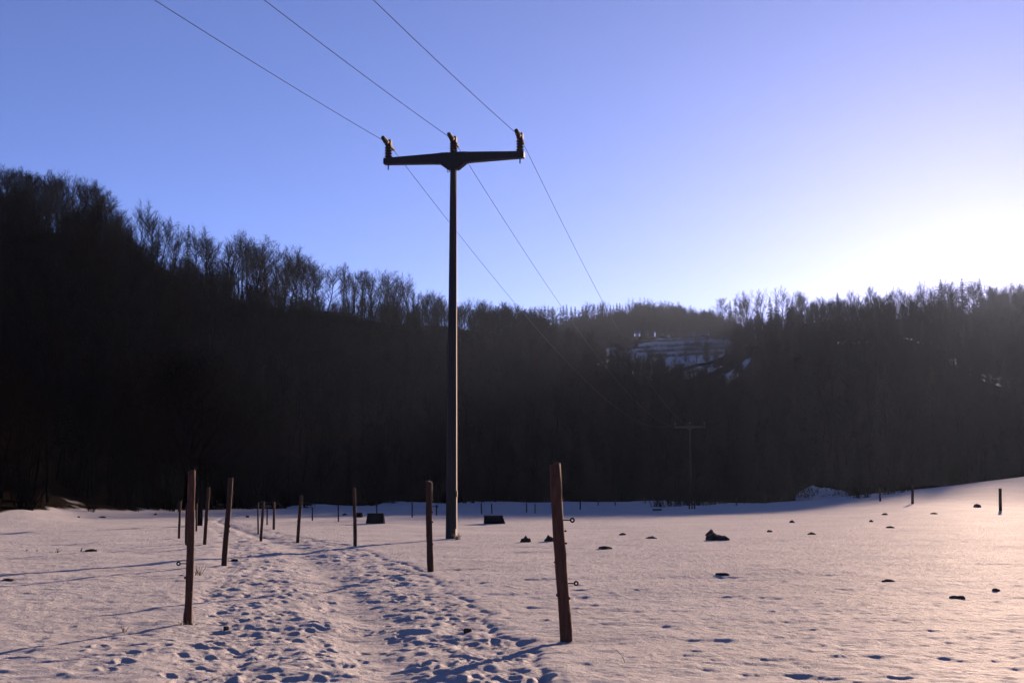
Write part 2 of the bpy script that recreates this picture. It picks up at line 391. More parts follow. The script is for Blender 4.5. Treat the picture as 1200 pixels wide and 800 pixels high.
# ------------------------------------------------------------------ trees
def seg_tube(mb, p0, p1, r0, r1, n=3):
    base = len(mb.v); d = (p1-p0); a = d.orthogonal().normalized(); b = d.normalized().cross(a)
    for p, r in ((p0, r0), (p1, r1)):
        for k in range(n):
            t = 2*math.pi*k/n; mb.v.append(p + (a*math.cos(t) + b*math.sin(t))*r)
    for k in range(n): mb.f.append((base+k, base+(k+1) % n, base+n+(k+1) % n, base+n+k))
def twig(mb, p0, p1, r):
    base = len(mb.v); d = (p1-p0); a = d.orthogonal().normalized()*r; b = d.normalized().cross(a)
    mb.v += [p0 + a, p0 - a*.5 + b*.87, p0 - a*.5 - b*.87, p1]
    mb.f += [(base, base+1, base+3), (base+1, base+2, base+3), (base+2, base, base+3)]
def turn(d, ang, az):
    a = d.orthogonal().normalized(); b = d.cross(a)
    return (d*math.cos(ang) + (a*math.cos(az) + b*math.sin(az))*math.sin(ang)).normalized()
def bare_tree(seed, H=16.0, clear=.34, spread=.34, limbs=20, up=.35, dens=1.0, low=False, stems=1):
    rg = random.Random(seed); tr = MB(); cr = MB(); fac = H/16
    for st in range(stems):
        p = Vector((rg.gauss(0, .3)*(stems > 1), rg.gauss(0, .3)*(stems > 1), -.6)); d = Vector((rg.gauss(0, .04 + .1*(stems > 1)), rg.gauss(0, .04 + .1*(stems > 1)), 1)).normalized()
        pts = [p.copy()]; rad = [.23*fac]
        n = 12
        for i in range(n):
            d = (d + Vector((rg.gauss(0, .05), rg.gauss(0, .05), .06))).normalized(); p = p + d*(H*.82+.6)/n
            pts.append(p.copy()); rad.append(fac*(.21*(1 - (i+1)/n)**.8 + .02))
        tr.tube(pts, rad, 6)
        for k in range(limbs):
            t = clear + (1-clear)*((k + rg.random())/limbs)**.9; fi = t*n; i = min(int(fi), n-1)
            o = pts[i].lerp(pts[i+1], fi-i)
            ln = H*spread*(1.0 - .42*((t-clear)/(1-clear))**2)*rg.uniform(.65, 1.1)*(.55 if t < clear + .08 else 1)
            ang = math.radians(rg.uniform(48, 70)*(1 - .6*(t-clear)/(1-clear)))
            ld = turn(Vector((0, 0, 1)), ang, k*2.4 + rg.uniform(-.5, .5))
            q = o.copy(); r0 = fac*.085*(1 - .5*t); ns = 5; lp = [q.copy()]
            for s_ in range(ns):
                ld = (ld + Vector((rg.gauss(0, .13), rg.gauss(0, .13), up*.38 + rg.gauss(0, .06)))).normalized()
                q2 = q + ld*ln/ns; seg_tube(cr, q, q2, r0*(1-s_/ns*.8), r0*(1-(s_+1)/ns*.8), 3); q = q2; lp.append(q.copy())
            nb = max(3, int(7*dens))
            for b_ in range(nb):
                ft = .22 + .78*(b_ + rg.random())/nb; fi2 = ft*ns; i2 = min(int(fi2), ns-1)
                o2 = lp[i2].lerp(lp[i2+1], fi2-i2); base_d = (lp[i2+1]-lp[i2]).normalized()
                d2 = turn(base_d, rg.uniform(.4, .95), rg.uniform(0, 6.28)); d2 = (d2 + Vector((0, 0, up*.7))).normalized()
                l2 = ln*rg.uniform(.28, .50)*(1.1 - .45*ft); q = o2; lp2 = [o2]
                for s_ in range(2):
                    d2 = (d2 + Vector((rg.gauss(0, .12), rg.gauss(0, .12), .10))).normalized(); q2 = q + d2*l2/2
                    seg_tube(cr, q, q2, fac*(.030 - .009*s_), fac*(.021 - .009*s_), 3); q = q2; lp2.append(q)
                for c_ in range(int(5*dens)):
                    f3 = .15 + .85*(c_ + rg.random())/max(1, int(5*dens)); i3 = min(int(f3*2), 1); o3 = lp2[i3].lerp(lp2[i3+1], f3*2-i3)
                    d3 = turn((lp2[i3+1]-lp2[i3]).normalized(), rg.uniform(.3, .9), rg.uniform(0, 6.28)); d3 = (d3 + Vector((0, 0, up*.6))).normalized()
                    l3 = fac*rg.uniform(.55, 1.15); e3 = o3 + d3*l3; twig(cr, o3, e3, fac*.017)
                    for w_ in range(3):
                        o4 = o3.lerp(e3, rg.uniform(.25, .95)); d4 = turn(d3, rg.uniform(.3, .8), rg.uniform(0, 6.28)); d4 = (d4 + Vector((0, 0, up*.4))).normalized()
                        twig(cr, o4, o4 + d4*fac*rg.uniform(.3, .7), fac*.012)
    return tr, cr
def spruce(seed, H=18.0, wid=.15, needle=1.0, clear=.12):
    rg = random.Random(seed); tr = MB(); cr = MB()
    tr.tube([(0, 0, -.6), (rg.gauss(0, .08), rg.gauss(0, .08), H*.5), (0, 0, H)], [.22, .13, .015], 6)
    z = H*clear
    while z < H*.985:
        t = (z - H*clear)/(H*(1-clear)); R = H*wid*(1-t)**.85*rg.uniform(.75, 1.12) + .12
        nb = int(7 + 3*(1-t))
        a0 = rg.random()*6.28
        for k in range(nb):
            if rg.random() < .1: continue
            a = a0 + k*6.283/nb + rg.gauss(0, .15); ln = R*rg.uniform(.7, 1.1); e = Vector((math.cos(a), math.sin(a), 0)); sd = Vector((-e.y, e.x, 0))
            p0 = Vector((0, 0, z)); p1 = p0 + e*ln*.55 + Vector((0, 0, -ln*.12)); p2 = p0 + e*ln + Vector((0, 0, -ln*.14*rg.uniform(0, 2)))
            seg_tube(cr, p0, p1, .03, .02, 3)
            m = max(3, int(ln*5*needle))
            for j in range(m):
                f = (j+.6)/m; q = (p0.lerp(p1, f/.55) if f < .55 else p1.lerp(p2, (f-.55)/.45))
                for sg in (-1, 1):
                    lt = ln*.34*(1.15-f)*rg.uniform(.6, 1.2) + .14
                    tip = q + sd*sg*lt*.8 + e*lt*.65 + Vector((0, 0, -lt*rg.uniform(.15, .6)))
                    w_ = .085*(.6 + .7*needle)
                    b = len(cr.v); cr.v += [q - e*w_, q + e*w_, tip + Vector((0, 0, -.06)), q + Vector((0, 0, -.13))]
                    cr.f += [(b, b+1, b+2), (b, b+3, b+2), (b+1, b+2, b+3)]
        z += H*.028*rg.uniform(.8, 1.25)*(1 - .35*t)
    return tr, cr
def shrub(seed, H=2.4):
    rg = random.Random(seed); cr = MB()
    for k in range(26):
        d = turn(Vector((0, 0, 1)), rg.uniform(.05, .75), rg.uniform(0, 6.28)); q = Vector((rg.gauss(0, .35), rg.gauss(0, .35), -.2)); ln = H*rg.uniform(.5, 1.0)
        for s_ in range(4):
            d = (d + Vector((rg.gauss(0, .15), rg.gauss(0, .15), .05))).normalized(); q2 = q + d*ln/4
            seg_tube(cr, q, q2, .022*(1-s_*.2), .022*(1-(s_+1)*.2), 3)
            for w_ in range(4):
                o = q.lerp(q2, rg.random()); dd = turn(d, rg.uniform(.3, .9), rg.uniform(0, 6.28)); twig(cr, o, o + dd*rg.uniform(.25, .7), .009)
            q = q2
    return MB(), cr

PROTO = {}
LIB = bpy.data.collections.new('tree_library')       # meshes for the forest mass; not linked to the scene
def add_proto(key, tc, H, mt, mc):
    tr, cr = tc
    mtr = tr.mesh(key + '_trunk', True, False) if tr.v else None; mcr = cr.mesh(key + '_crown', False, False)
    if mtr: mtr.materials.append(mt)
    mcr.materials.append(mc)
    j = MB(); j.v = tr.v + cr.v; n = len(tr.v); j.f = tr.f + [tuple(i+n for i in f) for f in cr.f]
    mj = j.mesh(key + '_whole', False, False); mj.materials.append(mt); mj.materials.append(mc)
    mi = np.ones(len(j.f), np.int32); mi[:len(tr.f)] = 0; mj.polygons.foreach_set('material_index', mi)
    o = bpy.data.objects.new(key, mj); LIB.objects.link(o)
    PROTO[key] = dict(trunk=mtr, crown=mcr, H=H, whole=o)
for i, (cl, sp, nl, up) in enumerate([(.30, .42, 22, .30), (.24, .44, 24, .26), (.36, .38, 20, .36), (.20, .40, 24, .32), (.28, .48, 23, .22), (.38, .36, 19, .38)]):
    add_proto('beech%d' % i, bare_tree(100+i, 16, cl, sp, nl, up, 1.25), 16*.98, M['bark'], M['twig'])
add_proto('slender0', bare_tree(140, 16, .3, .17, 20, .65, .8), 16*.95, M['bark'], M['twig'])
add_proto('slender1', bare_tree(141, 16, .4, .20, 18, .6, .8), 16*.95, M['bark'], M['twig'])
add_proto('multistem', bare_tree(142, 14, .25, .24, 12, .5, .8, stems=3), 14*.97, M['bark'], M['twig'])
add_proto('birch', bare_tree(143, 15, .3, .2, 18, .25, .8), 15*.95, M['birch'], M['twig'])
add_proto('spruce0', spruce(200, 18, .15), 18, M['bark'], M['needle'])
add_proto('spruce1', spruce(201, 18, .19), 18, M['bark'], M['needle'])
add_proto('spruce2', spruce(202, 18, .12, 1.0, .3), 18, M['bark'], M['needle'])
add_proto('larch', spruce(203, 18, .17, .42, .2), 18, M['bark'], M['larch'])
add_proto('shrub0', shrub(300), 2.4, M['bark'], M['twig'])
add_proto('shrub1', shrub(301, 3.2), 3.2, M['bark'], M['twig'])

def tree_thing(key, name, label, group, px, top_y, Y, hmul=1.0, wmul=1.0):
    x = at_depth(px, Y); z = gz(x, Y); h = (zat(Y, top_y) - z)*hmul
    p = PROTO[key]; s = h/p['H']
    w = s*wmul
    o = empty(name, (x, Y, z), rng.uniform(0, 6.28)); o.scale = (w, w, s)
    for nm in ('trunk', 'crown'):
        if p[nm] is None: continue
        c = bpy.data.objects.new(nm, p[nm]); COL.objects.link(c); c.parent = o
    return tag(o, label, 'tree', group)

# skyline of the wooded hill
LTOP = [(-60, 200), (0, 203), (25, 205), (60, 208), (100, 218), (122, 232), (138, 254), (158, 248), (178, 256), (196, 272), (216, 264), (230, 280), (262, 278), (290, 284), (318, 297), (345, 300),
        (372, 311), (395, 312), (410, 317), (440, 326), (462, 324), (490, 339), (520, 353), (560, 366), (590, 362), (612, 366), (650, 388), (700, 400), (760, 418), (820, 446), (860, 462)]
LCREST = [(-700, 262), (0, 302), (100, 307), (170, 317), (215, 331), (300, 351), (400, 381), (500, 431), (600, 481), (690, 461), (750, 431), (810, 411), (860, 408)]
def ip(tab, px): return float(np.interp(px, [q[0] for q in tab], [q[1] for q in tab]))
B = ['beech0', 'beech1', 'beech2', 'beech3', 'beech4', 'beech5']
px = -34.0; n = 0
while px < 610:
    Yc = ip(LCREST, px) + rng.uniform(-10, 6)
    if 205 < px < 226 or 150 < px < 172 or 392 < px < 404 or 456 < px < 466: px += 5; continue
    key = rng.choice(B + ['slender0', 'multistem'] if px > 250 else B)
    grp = 'bare trees along the crest of the nearer wooded hill'
    if px < 135: lab = 'tall leafless tree on the highest, rounded part of the wooded hill crest'
    elif px < 250: lab = 'leafless tree in the loose gappy stretch of the wooded hill crest'
    elif px < 410: lab = 'leafless tree in the dense row on the wooded hill crest, sky between trunks'
    else: lab = 'small leafless tree where the wooded hill crest runs down towards the far ridge'
    tree_thing(key, 'beech_tree' if key.startswith('beech') else 'slender_tree', lab, grp + (' ' + str(0 if px < 135 else 1 if px < 250 else 2 if px < 410 else 3)).replace(' 0', ', top').replace(' 1', ', gappy stretch').replace(' 2', ', dense row').replace(' 3', ', lower end'),
               px, ip(LTOP, px), Yc, rng.uniform(.92, 1.04), rng.uniform(1.05, 1.45))
    n += 1; px += rng.uniform(4.5, 10) if not 135 < px < 250 else rng.uniform(9, 16)
tree_thing('larch', 'larch_tree', 'thin see-through larch standing alone above the gap in the wooded hill crest', None, 217, 262, 328, 1, .8)
tree_thing('beech0', 'beech_tree', 'broad airy leafless tree beside the larch on the wooded hill crest', None, 161, 246, 316, 1, 1.0)
tree_thing('slender0', 'slender_tree', 'slender bare tree rising above its neighbours in the crest row', None, 400, 307, 380, 1, .9)
tree_thing('slender1', 'slender_tree', 'pointed bare tree standing out on the crest left of the utility pole', None, 461, 321, 415, 1, 1.0)
for px_, ty, Y in [(593, 357, 470), (642, 380, 470), (657, 384, 455), (672, 383, 450), (684, 386, 452)]:
    tree_thing('spruce0', 'spruce_tree', 'small dark spruce on the hill shoulder in front of the far ridge', 'spruces on the hill shoulder', px_, ty, Y, 1, 1.5)
# a few pale birches within the slope
for px_, by, h in [(232, 405, 15), (196, 372, 14), (246, 412, 13), (205, 440, 12)]:
    x, Y, z = hit(px_, by); p = PROTO['birch']; s = h/p['H']
    o = empty('birch_tree', (x, Y, z), rng.uniform(0, 6)); o.scale = (s, s, s)
    for nm in ('trunk', 'crown'):
        c = bpy.data.objects.new(nm, p[nm]); COL.objects.link(c); c.parent = o
    tag(o, 'pale-stemmed birch among the dark trees of the wooded slope', 'tree', 'birches on the wooded slope')
# thick trunk at the field edge behind the fence row
x, Y, z = hit(233, 616); p = PROTO['beech1']
o = empty('beech_tree', (x, Y, z), 1.0); o.scale = (.75, .75, .45)
for nm in ('trunk', 'crown'):
    c = bpy.data.objects.new(nm, p[nm]); COL.objects.link(c); c.parent = o
tag(o, 'dark-trunked bare tree standing in the snow field behind the fence row', 'tree')

# far ridge and right-hand ridge
ATOP = [(600, 366), (620, 361), (650, 357), (700, 355), (745, 355), (800, 360), (845, 364), (870, 364)]
ACREST = [(600, 835), (690, 830), (750, 820), (810, 810), (870, 800)]
px = 606.0
while px < 856:
    con = px < 738 and rng.random() < .8
    key = rng.choice(['spruce0', 'spruce1', 'spruce2']) if con else rng.choice(B)
    if con: tree_thing(key, 'spruce_tree', 'tiny spruce in the dark row topping the far hazy ridge', 'spruces on the far ridge', px, ip(ATOP, px), 800 + rng.uniform(-10, 15), rng.uniform(.93, 1.04), rng.uniform(.9, 1.3))
    else: tree_thing(key, 'beech_tree', 'small leafless tree in the hazy row above the terraced snow slope', 'bare trees on the far ridge', px, ip(ATOP, px), 785 + rng.uniform(-10, 20), rng.uniform(.85, 1.04), rng.uniform(.9, 1.2))
    px += rng.uniform(3.0, 5.5)
BTOP = [(845, 352), (852, 346), (866, 343), (880, 342), (905, 345), (925, 343), (960, 350), (975, 349), (1000, 353), (1020, 347), (1050, 342), (1075, 344), (1090, 339), (1115, 335), (1140, 334), (1165, 333), (1200, 336), (1230, 346), (1400, 348)]
BCREST = [(845, 772), (873, 765), (886, 605), (912, 560), (950, 520), (1050, 490), (1100, 510), (1150, 740), (1200, 800), (1400, 810)]
px = 850.0
while px < 1262:
    if abs(px-983) < 4 or abs(px-1105) < 5 or abs(px-1130) < 4 or abs(px-1150) < 4: px += 3; continue
    con = px < 930 and rng.random() < .65
    Y = ip(BCREST, px) + rng.uniform(-12, 12)
    if con: tree_thing(rng.choice(['spruce0', 'spruce2', 'larch']), 'spruce_tree', 'conifer in the tall clump at the end of the sunny ridge, by the snow terraces', 'conifer clump on the sunny ridge', px, ip(BTOP, px), Y, rng.uniform(.86, 1.05), rng.uniform(.8, 1.2))
    else: tree_thing(rng.choice(B), 'beech_tree', *(('leafless tree on the sunny ridge between the conifer clump and the single pointed spruce', 'bare sunny ridge trees by the clump') if px < 983 else ('leafless tree on the sunny ridge between the single pointed spruce and the tall spruces', 'bare sunny ridge trees, middle') if px < 1105 else ('leafless tree among or beyond the tall spruces close to the sun', 'bare sunny ridge trees close to the sun')), px, ip(BTOP, px), Y, rng.uniform(.86, 1.02), rng.uniform(1.0, 1.4))
    px += rng.uniform(5, 9.0)
tree_thing('spruce1', 'spruce_tree', 'single pointed spruce standing out between bare trees of the sunny ridge', None, 983, 342, 508, 1, 1.1)
for px_, ty in [(1105, 326), (1130, 325), (1151, 325)]:
    tree_thing('spruce0', 'spruce_tree', 'one of the tall spruces overtopping the bare trees close to the sun', 'spruces close to the sun', px_, ty, ip(BCREST, px_)-2, 1, 1.15)

# the forest mass on the slopes
KEYS = ['beech0', 'beech1', 'beech2', 'beech3', 'beech4', 'beech5', 'slender0', 'slender1', 'multistem', 'spruce0', 'spruce1', 'spruce2', 'larch', 'shrub0', 'shrub1']
LIBF = bpy.data.collections.new('forest_library')
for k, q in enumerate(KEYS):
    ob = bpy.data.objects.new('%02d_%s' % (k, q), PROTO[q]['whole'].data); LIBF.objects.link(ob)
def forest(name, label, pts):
    """pts: x, y, z, key index, scale"""
    me = bpy.data.meshes.new(name); me.from_pydata([q[:3] for q in pts], [], [])
    a = me.attributes.new('kind_index', 'INT', 'POINT'); a.data.foreach_set('value', [q[3] for q in pts])
    a = me.attributes.new('tree_scale', 'FLOAT', 'POINT'); a.data.foreach_set('value', [q[4] for q in pts])
    a = me.attributes.new('tree_turn', 'FLOAT', 'POINT'); a.data.foreach_set('value', [rng.uniform(0, 6.28) for q in pts])
    o = bpy.data.objects.new(name, me); COL.objects.link(o)
    g = bpy.data.node_groups.new(name, 'GeometryNodeTree'); N = g.nodes; l = g.links
    g.interface.new_socket('Geometry', in_out='INPUT', socket_type='NodeSocketGeometry'); g.interface.new_socket('Geometry', in_out='OUTPUT', socket_type='NodeSocketGeometry')
    gi = N.new('NodeGroupInput'); go = N.new('NodeGroupOutput'); ci = N.new('GeometryNodeCollectionInfo'); ci.inputs['Collection'].default_value = LIBF
    ci.inputs['Separate Children'].default_value = True; ci.inputs['Reset Children'].default_value = True
    ip_ = N.new('GeometryNodeInstanceOnPoints'); ip_.inputs['Pick Instance'].default_value = True
    def at(nm, t):
        q = N.new('GeometryNodeInputNamedAttribute'); q.data_type = t; q.inputs['Name'].default_value = nm; return q.outputs['Attribute']
    cx = N.new('ShaderNodeCombineXYZ'); l.new(at('tree_turn', 'FLOAT'), cx.inputs['Z'])
    er = N.new('FunctionNodeEulerToRotation'); l.new(cx.outputs[0], er.inputs[0]); l.new(er.outputs[0], ip_.inputs['Rotation'])
    l.new(gi.outputs[0], ip_.inputs['Points']); l.new(ci.outputs[0], ip_.inputs['Instance']); l.new(at('kind_index', 'INT'), ip_.inputs['Instance Index'])
    l.new(at('tree_scale', 'FLOAT'), ip_.inputs['Scale']); l.new(ip_.outputs[0], go.inputs[0])
    md = o.modifiers.new('trees', 'NODES'); md.node_group = g
    tag(o, label, 'forest', kind='stuff')
def scatter(px0, px1, y_lo, y_hi, area, keyfn, size):
    out = []; k = 0
    lo = [y_lo(px0), y_lo((px0+px1)/2), y_lo(px1)]; hi = [y_hi(px0), y_hi((px0+px1)/2), y_hi(px1)]
    ymin, ymax = min(lo), max(hi); w = (px1-px0)/FPX
    n = int(w*(ymax**2 - ymin**2)/2/area)
    X = []; Yl = []; PX = []; hi_fn = y_hi
    for _ in range(n):
        Y = math.sqrt(rng.uniform(ymin**2, ymax**2)); p_ = rng.uniform(px0, px1)
        if y_lo(p_) < Y < y_hi(p_): X.append(at_depth(p_, Y)); Yl.append(Y); PX.append(p_)
    if not X: return out
    X = np.array(X); Yl = np.array(Yl); Z = smooth_h(X, Yl); C = clearing(X, Yl)
    for x, y, z, c, p_ in zip(X, Yl, Z, C, PX):
        if c > .3: continue
        key = keyfn(p_, y); s = rng.uniform(*size)*(.55 + .45*min(1, max(0, (y - float(forest_start(p_)))/90)))
        if key[:2] != 'sh' and 4 < hi_fn(p_) - y < 75: s *= .45 + .55*(hi_fn(p_) - y)/75
        out.append((float(x), float(y), float(z), KEYS.index(key), s*14/16 if key[:2] in ('be', 'sl', 'mu') else s*.8 if key[:2] in ('sp', 'la') else s))
    return out
def kl(p_, y):
    r_ = rng.random()
    if p_ > 610: return rng.choice(['spruce0', 'spruce1']) if r_ < .4 else rng.choice(B)
    return rng.choice(['slender0', 'slender1', 'multistem']) if r_ < .3 else rng.choice(['spruce0', 'spruce2']) if r_ < .36 else rng.choice(B)
pts = scatter(-330, 640, lambda p: forest_start(p)+2, lambda p: ip(LCREST, p)-(48 if 270 < p < 420 else 32 if 140 < p < 235 else 0 if p > 540 else 18), 26, kl, (.6, .95))
pts += scatter(640, 862, lambda p: forest_start(p)+2, lambda p: ip(LCREST, p)+20, 30, kl, (.45, .8))
pts += scatter(-330, 862, lambda p: forest_start(p)-2, lambda p: forest_start(p)+14, 7, lambda p, y: rng.choice(['shrub0', 'shrub1', 'shrub0', 'multistem']), (.7, 1.6))
pts += scatter(-330, 330, lambda p: forest_start(p)+2, lambda p: forest_start(p)+75, 8, lambda p, y: rng.choice(['shrub1', 'multistem', 'slender0', 'shrub0']), (.8, 1.3))
pts += scatter(-100, 620, lambda p: ip(LCREST, p)-14, lambda p: ip(LCREST, p)+8, 40, lambda p, y: rng.choice(['shrub0', 'shrub1']), (.6, 1.2))
forest('hill_forest', 'dark leafless forest covering the nearer wooded hill', pts)
def kr(p_, y):
    return rng.choice(['spruce0', 'spruce1', 'larch']) if rng.random() < (.5 if p_ < 960 else .22) else rng.choice(B + ['slender0'])
pts = scatter(882, 1400, lambda p: forest_start(p)+2, lambda p: ip(BCREST, p)-20, 40, kr, (.65, 1.0))
pts += scatter(846, 1400, lambda p: forest_start(p)-3, lambda p: forest_start(p)+12, 8, lambda p, y: rng.choice(['shrub0', 'shrub1']), (.5, 1.2))
pts += scatter(850, 1300, lambda p: ip(BCREST, p)-14, lambda p: ip(BCREST, p)+10, 50, lambda p, y: rng.choice(['shrub0', 'shrub1']), (.7, 1.6))
forest('ridge_forest', 'dark hazy forest covering the slope below the sunny ridge', pts)
pts = scatter(560, 870, lambda p: 500, lambda p: 770, 60, lambda p, y: rng.choice(['spruce0', 'spruce1', 'beech1', 'beech3', 'multistem']), (.6, 1.0))
pts += scatter(838, 892, lambda p: 570 if p > 856 else 770, lambda p: 800, 22, lambda p, y: rng.choice(['spruce0', 'spruce2', 'beech1', 'beech3']), (.7, 1.0))
pts += scatter(790, 878, lambda p: 775, lambda p: 850, 12, lambda p, y: rng.choice(B), (.8, 1.2))
pts += scatter(590, 800, lambda p: 775, lambda p: 850, 11, lambda p, y: rng.choice(['spruce0', 'spruce1', 'spruce2'] if p < 740 else B), (1.2, 1.5))
forest('far_forest', 'grey hazy forest on the far ridge around the snow terraces', pts)
# hedge lines between the snow terraces
pts = []
def far_hit(px_, py):
    a, dy, dz = ray(px_, py); Yv = np.arange(560, 850, .5); zv = CAMH + Yv*dz/dy; Xv = Yv*a/dy; g = smooth_h(Xv, Yv); w = np.nonzero(zv < g)[0]
    return (float(Xv[w[0]]), float(Yv[w[0]]), float(g[w[0]])) if len(w) and w[0] > 0 else None
for y0, p0, p1 in [(402, 742, 850), (408.5, 744, 850), (414, 748, 850), (420, 760, 848)]:
    q = p0
    while q < p1:
        h_ = far_hit(q, y0 - (q-742)*.05 + rng.gauss(0, .25))
        if h_: pts.append((*h_, KEYS.index(rng.choice(['shrub0', 'shrub1'])), rng.uniform(.6, 1.1)))
        q += rng.uniform(.5, 1.4)
for _ in range(34):
    x = rng.uniform(62, 130); y_ = rng.uniform(640, 740); pts.append((x, y_, gz(x, y_), KEYS.index(rng.choice(['beech1', 'multistem', 'shrub1', 'shrub1'])), rng.uniform(.35, .6)))
forest('terrace_hedge', 'low dark hedges lining the snow terraces on the far slope', pts)

# ------------------------------------------------------------------ power line
PB = Vector((-1.787, 38.19, 0)); PB.z = gz(PB.x, PB.y)
LINE = Vector((27.0, 143.5, 0)).normalized(); ARM = Vector((LINE.y, -LINE.x, 0)); LANG = -math.atan2(LINE.x, LINE.y)
ATT = 12.08; ARMZ = 11.50; HALF = 2.065
def make_pole():
    root = empty('utility_pole', PB, LANG)
    m = MB()
    for z, w in ((-1.2, .160), (0, .150), (ARMZ - .05, .085)):
        c = w*.22
        for sx, sy in ((w, -w+c), (w, w-c), (w-c, w), (-w+c, w), (-w, w-c), (-w, -w+c), (-w+c, -w), (w-c, -w)): m.v.append(Vector((sx, sy, z)))
    for i in range(2):
        for k in range(8): m.f.append((i*8+k, i*8+(k+1) % 8, i*8+8+(k+1) % 8, i*8+8+k))
    m.f += [tuple(range(8)), tuple(range(16, 24))]
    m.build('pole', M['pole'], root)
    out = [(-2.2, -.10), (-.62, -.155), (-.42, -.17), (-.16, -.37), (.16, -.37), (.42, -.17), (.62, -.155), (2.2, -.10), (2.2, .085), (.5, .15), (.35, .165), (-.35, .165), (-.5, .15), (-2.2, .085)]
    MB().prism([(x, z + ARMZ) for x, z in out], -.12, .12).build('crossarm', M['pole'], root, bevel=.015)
    for k in (-1, 0, 1):
        xo = k*HALF; z0 = ARMZ + (.165 if k == 0 else .09)
        prof = [(.035, -.02), (.05, 0)]
        n = 4; hz = ATT - .06 - z0
        for i in range(n):
            z = .03 + hz*.82*i/n; prof += [(.078, z), (.122, z+.025), (.115, z+.05), (.08, z+.07)]
        prof += [(.085, hz*.86), (.085, hz), (.04, hz+.01)]
        ins = MB().lathe(prof, 14, (xo, 0, z0)).build('insulator', M['porcelain'], root)
        if k: MB().tube([(xo, 0, ARMZ-.27), (xo, 0, ARMZ-.09)], .022, 6).build('insulator_pin', M['iron'], ins)
        MB().box((xo, 0, ATT-.005), (.19, .20, .19)).build('insulator_cap', M['iron'], ins, bevel=.02)
        cl = MB(); cl.tube([(xo, -.66, ATT+.005), (xo, -.62, ATT), (xo, -.30, ATT-.03), (xo, 0, ATT-.03), (xo, .35, ATT-.05), (xo, .58, ATT-.05), (xo, .62, ATT-.05)], [.03, .062, .085, .07, .05, .05, .02], 8)
        cl.build('line_clamp', M['iron'], ins)
    for k in (0,):
        MB().tube([(.155, -.06, .3), (.15, -.06, .4), (.11, -.05, 9.0), (.10, -.05, 11.1)], .012, 5).build('earth_cable', M['wire'], root)
        MB().box((.16, -.05, 1.32), (.05, .09, .18)).build('cable_clamp', M['iron'], root, bevel=.008)
    MB().tube([(-.17, -.1, ARMZ-.37), (-.17, -.1, ARMZ-.46), (-.13, -.1, ARMZ-.46), (-.09, -.1, ARMZ-.44)], .01, 5).build('hook', M['iron'], root)
    return tag(root, 'tall concrete utility pole with a three-insulator crossarm standing in the snow field', 'pole')
pole = make_pole()
FAR = Vector((PB.x + 27.002, PB.y + 143.512, 0)); FAR.z = gz(FAR.x, FAR.y)
p2 = copy_tree(pole); p2.location = (FAR.x, FAR.y, ATT - .793 - ATT)
p2['label'] = 'distant utility pole at the foot of the dark forest where the wires end'
NEAR = Vector((PB.x - 24.19, PB.y - 110.75, 0))
p3 = copy_tree(pole); p3.location = (NEAR.x, NEAR.y, 0.0)
p3['label'] = 'utility pole behind the photographer carrying the wires on from the field pole'
for k, nm in ((-1, 'wire running over the crossarm end that points to the wooded hill'), (0, 'middle wire running over the top of the utility pole'), (1, 'wire running over the crossarm end that points to the sun')):
    pts = []
    A = PB + ARM*HALF*k; A.z = ATT; Fp = FAR + ARM*HALF*k; Fp.z = ATT - .793; Np = NEAR + ARM*HALF*k; Np.z = ATT
    for i in range(60):
        t = i/60; q = Np.lerp(A, t); q.z -= 4*2.552*t*(1-t); pts.append(q)
    for i in range(61):
        t = i/60; q = A.lerp(Fp, t); q.z -= 4*3.47*t*(1-t); pts.append(q)
    MBw = MB().tube(pts, .0075, 6); o = MBw.build('power_wire', M['wire'], None, True)
    tag(o, nm, 'wire')

# ------------------------------------------------------------------ fence posts
def post_mesh(H, r0, r1, seed, mat, rough=1.0, lean=(0, 0), n=12, collar=False):
    rg = random.Random(seed); m = MB(); rows = max(6, int(H/.11)) if rough > .5 else 6
    ph = [rg.uniform(0, 6.28) for _ in range(4)]
    for i in range(rows+1):
        t = i/rows; z = -.35 + t*(H+.35)
        cx = lean[0]*max(0, z)/H + .006*math.sin(t*5+ph[0])*rough*H; cy = lean[1]*max(0, z)/H
        for k in range(n):
            a = 2*math.pi*k/n
            r = (r0 + (r1-r0)*t)*(1 + rough*(.07*math.sin(2*a+ph[1]) + .05*math.sin(3*a+ph[2]+t*2) + rg.gauss(0, .04)))
            if collar and 0 <= z < .3: r *= 1.25*(1 - z) + rg.gauss(0, .08)
            m.v.append(Vector((cx + r*math.cos(a), cy + r*math.sin(a), z + (rg.gauss(0, .008) + .012*math.cos(a+ph[3]) if i == rows else 0))))
    for i in range(rows):
        for k in range(n): q = i*n; m.f.append((q+k, q+(k+1) % n, q+n+(k+1) % n, q+n+k))
    c = len(m.v); tz = sum(m.v[rows*n+k].z for k in range(n))/n
    m.v.append(Vector((lean[0] + .006*math.sin(5+ph[0])*rough*H, lean[1], tz + .006)))
    for k in range(n): m.f.append((rows*n+k, rows*n+(k+1) % n, c))
    return m
def ring_insulator(parent, x, z, side, yoff=0):
    m = MB(); m.tube([(x, yoff, z), (x + side*.06, yoff, z)], .006, 6); m.ring((x + side*.085, yoff, z), .017, .008)
    return m.build('ring_insulator', M['plastic'], parent, True)
def knot(parent, x, z, r=.014, y=-.02):
    m = MB(); m.tube([(x*.7, y*.7, z-.004), (x*1.0, y, z), (x*1.12, y*1.1, z+.004)], [r, r*.9, r*.4], 6)
    return m.build('branch_stub', M['post'], parent)
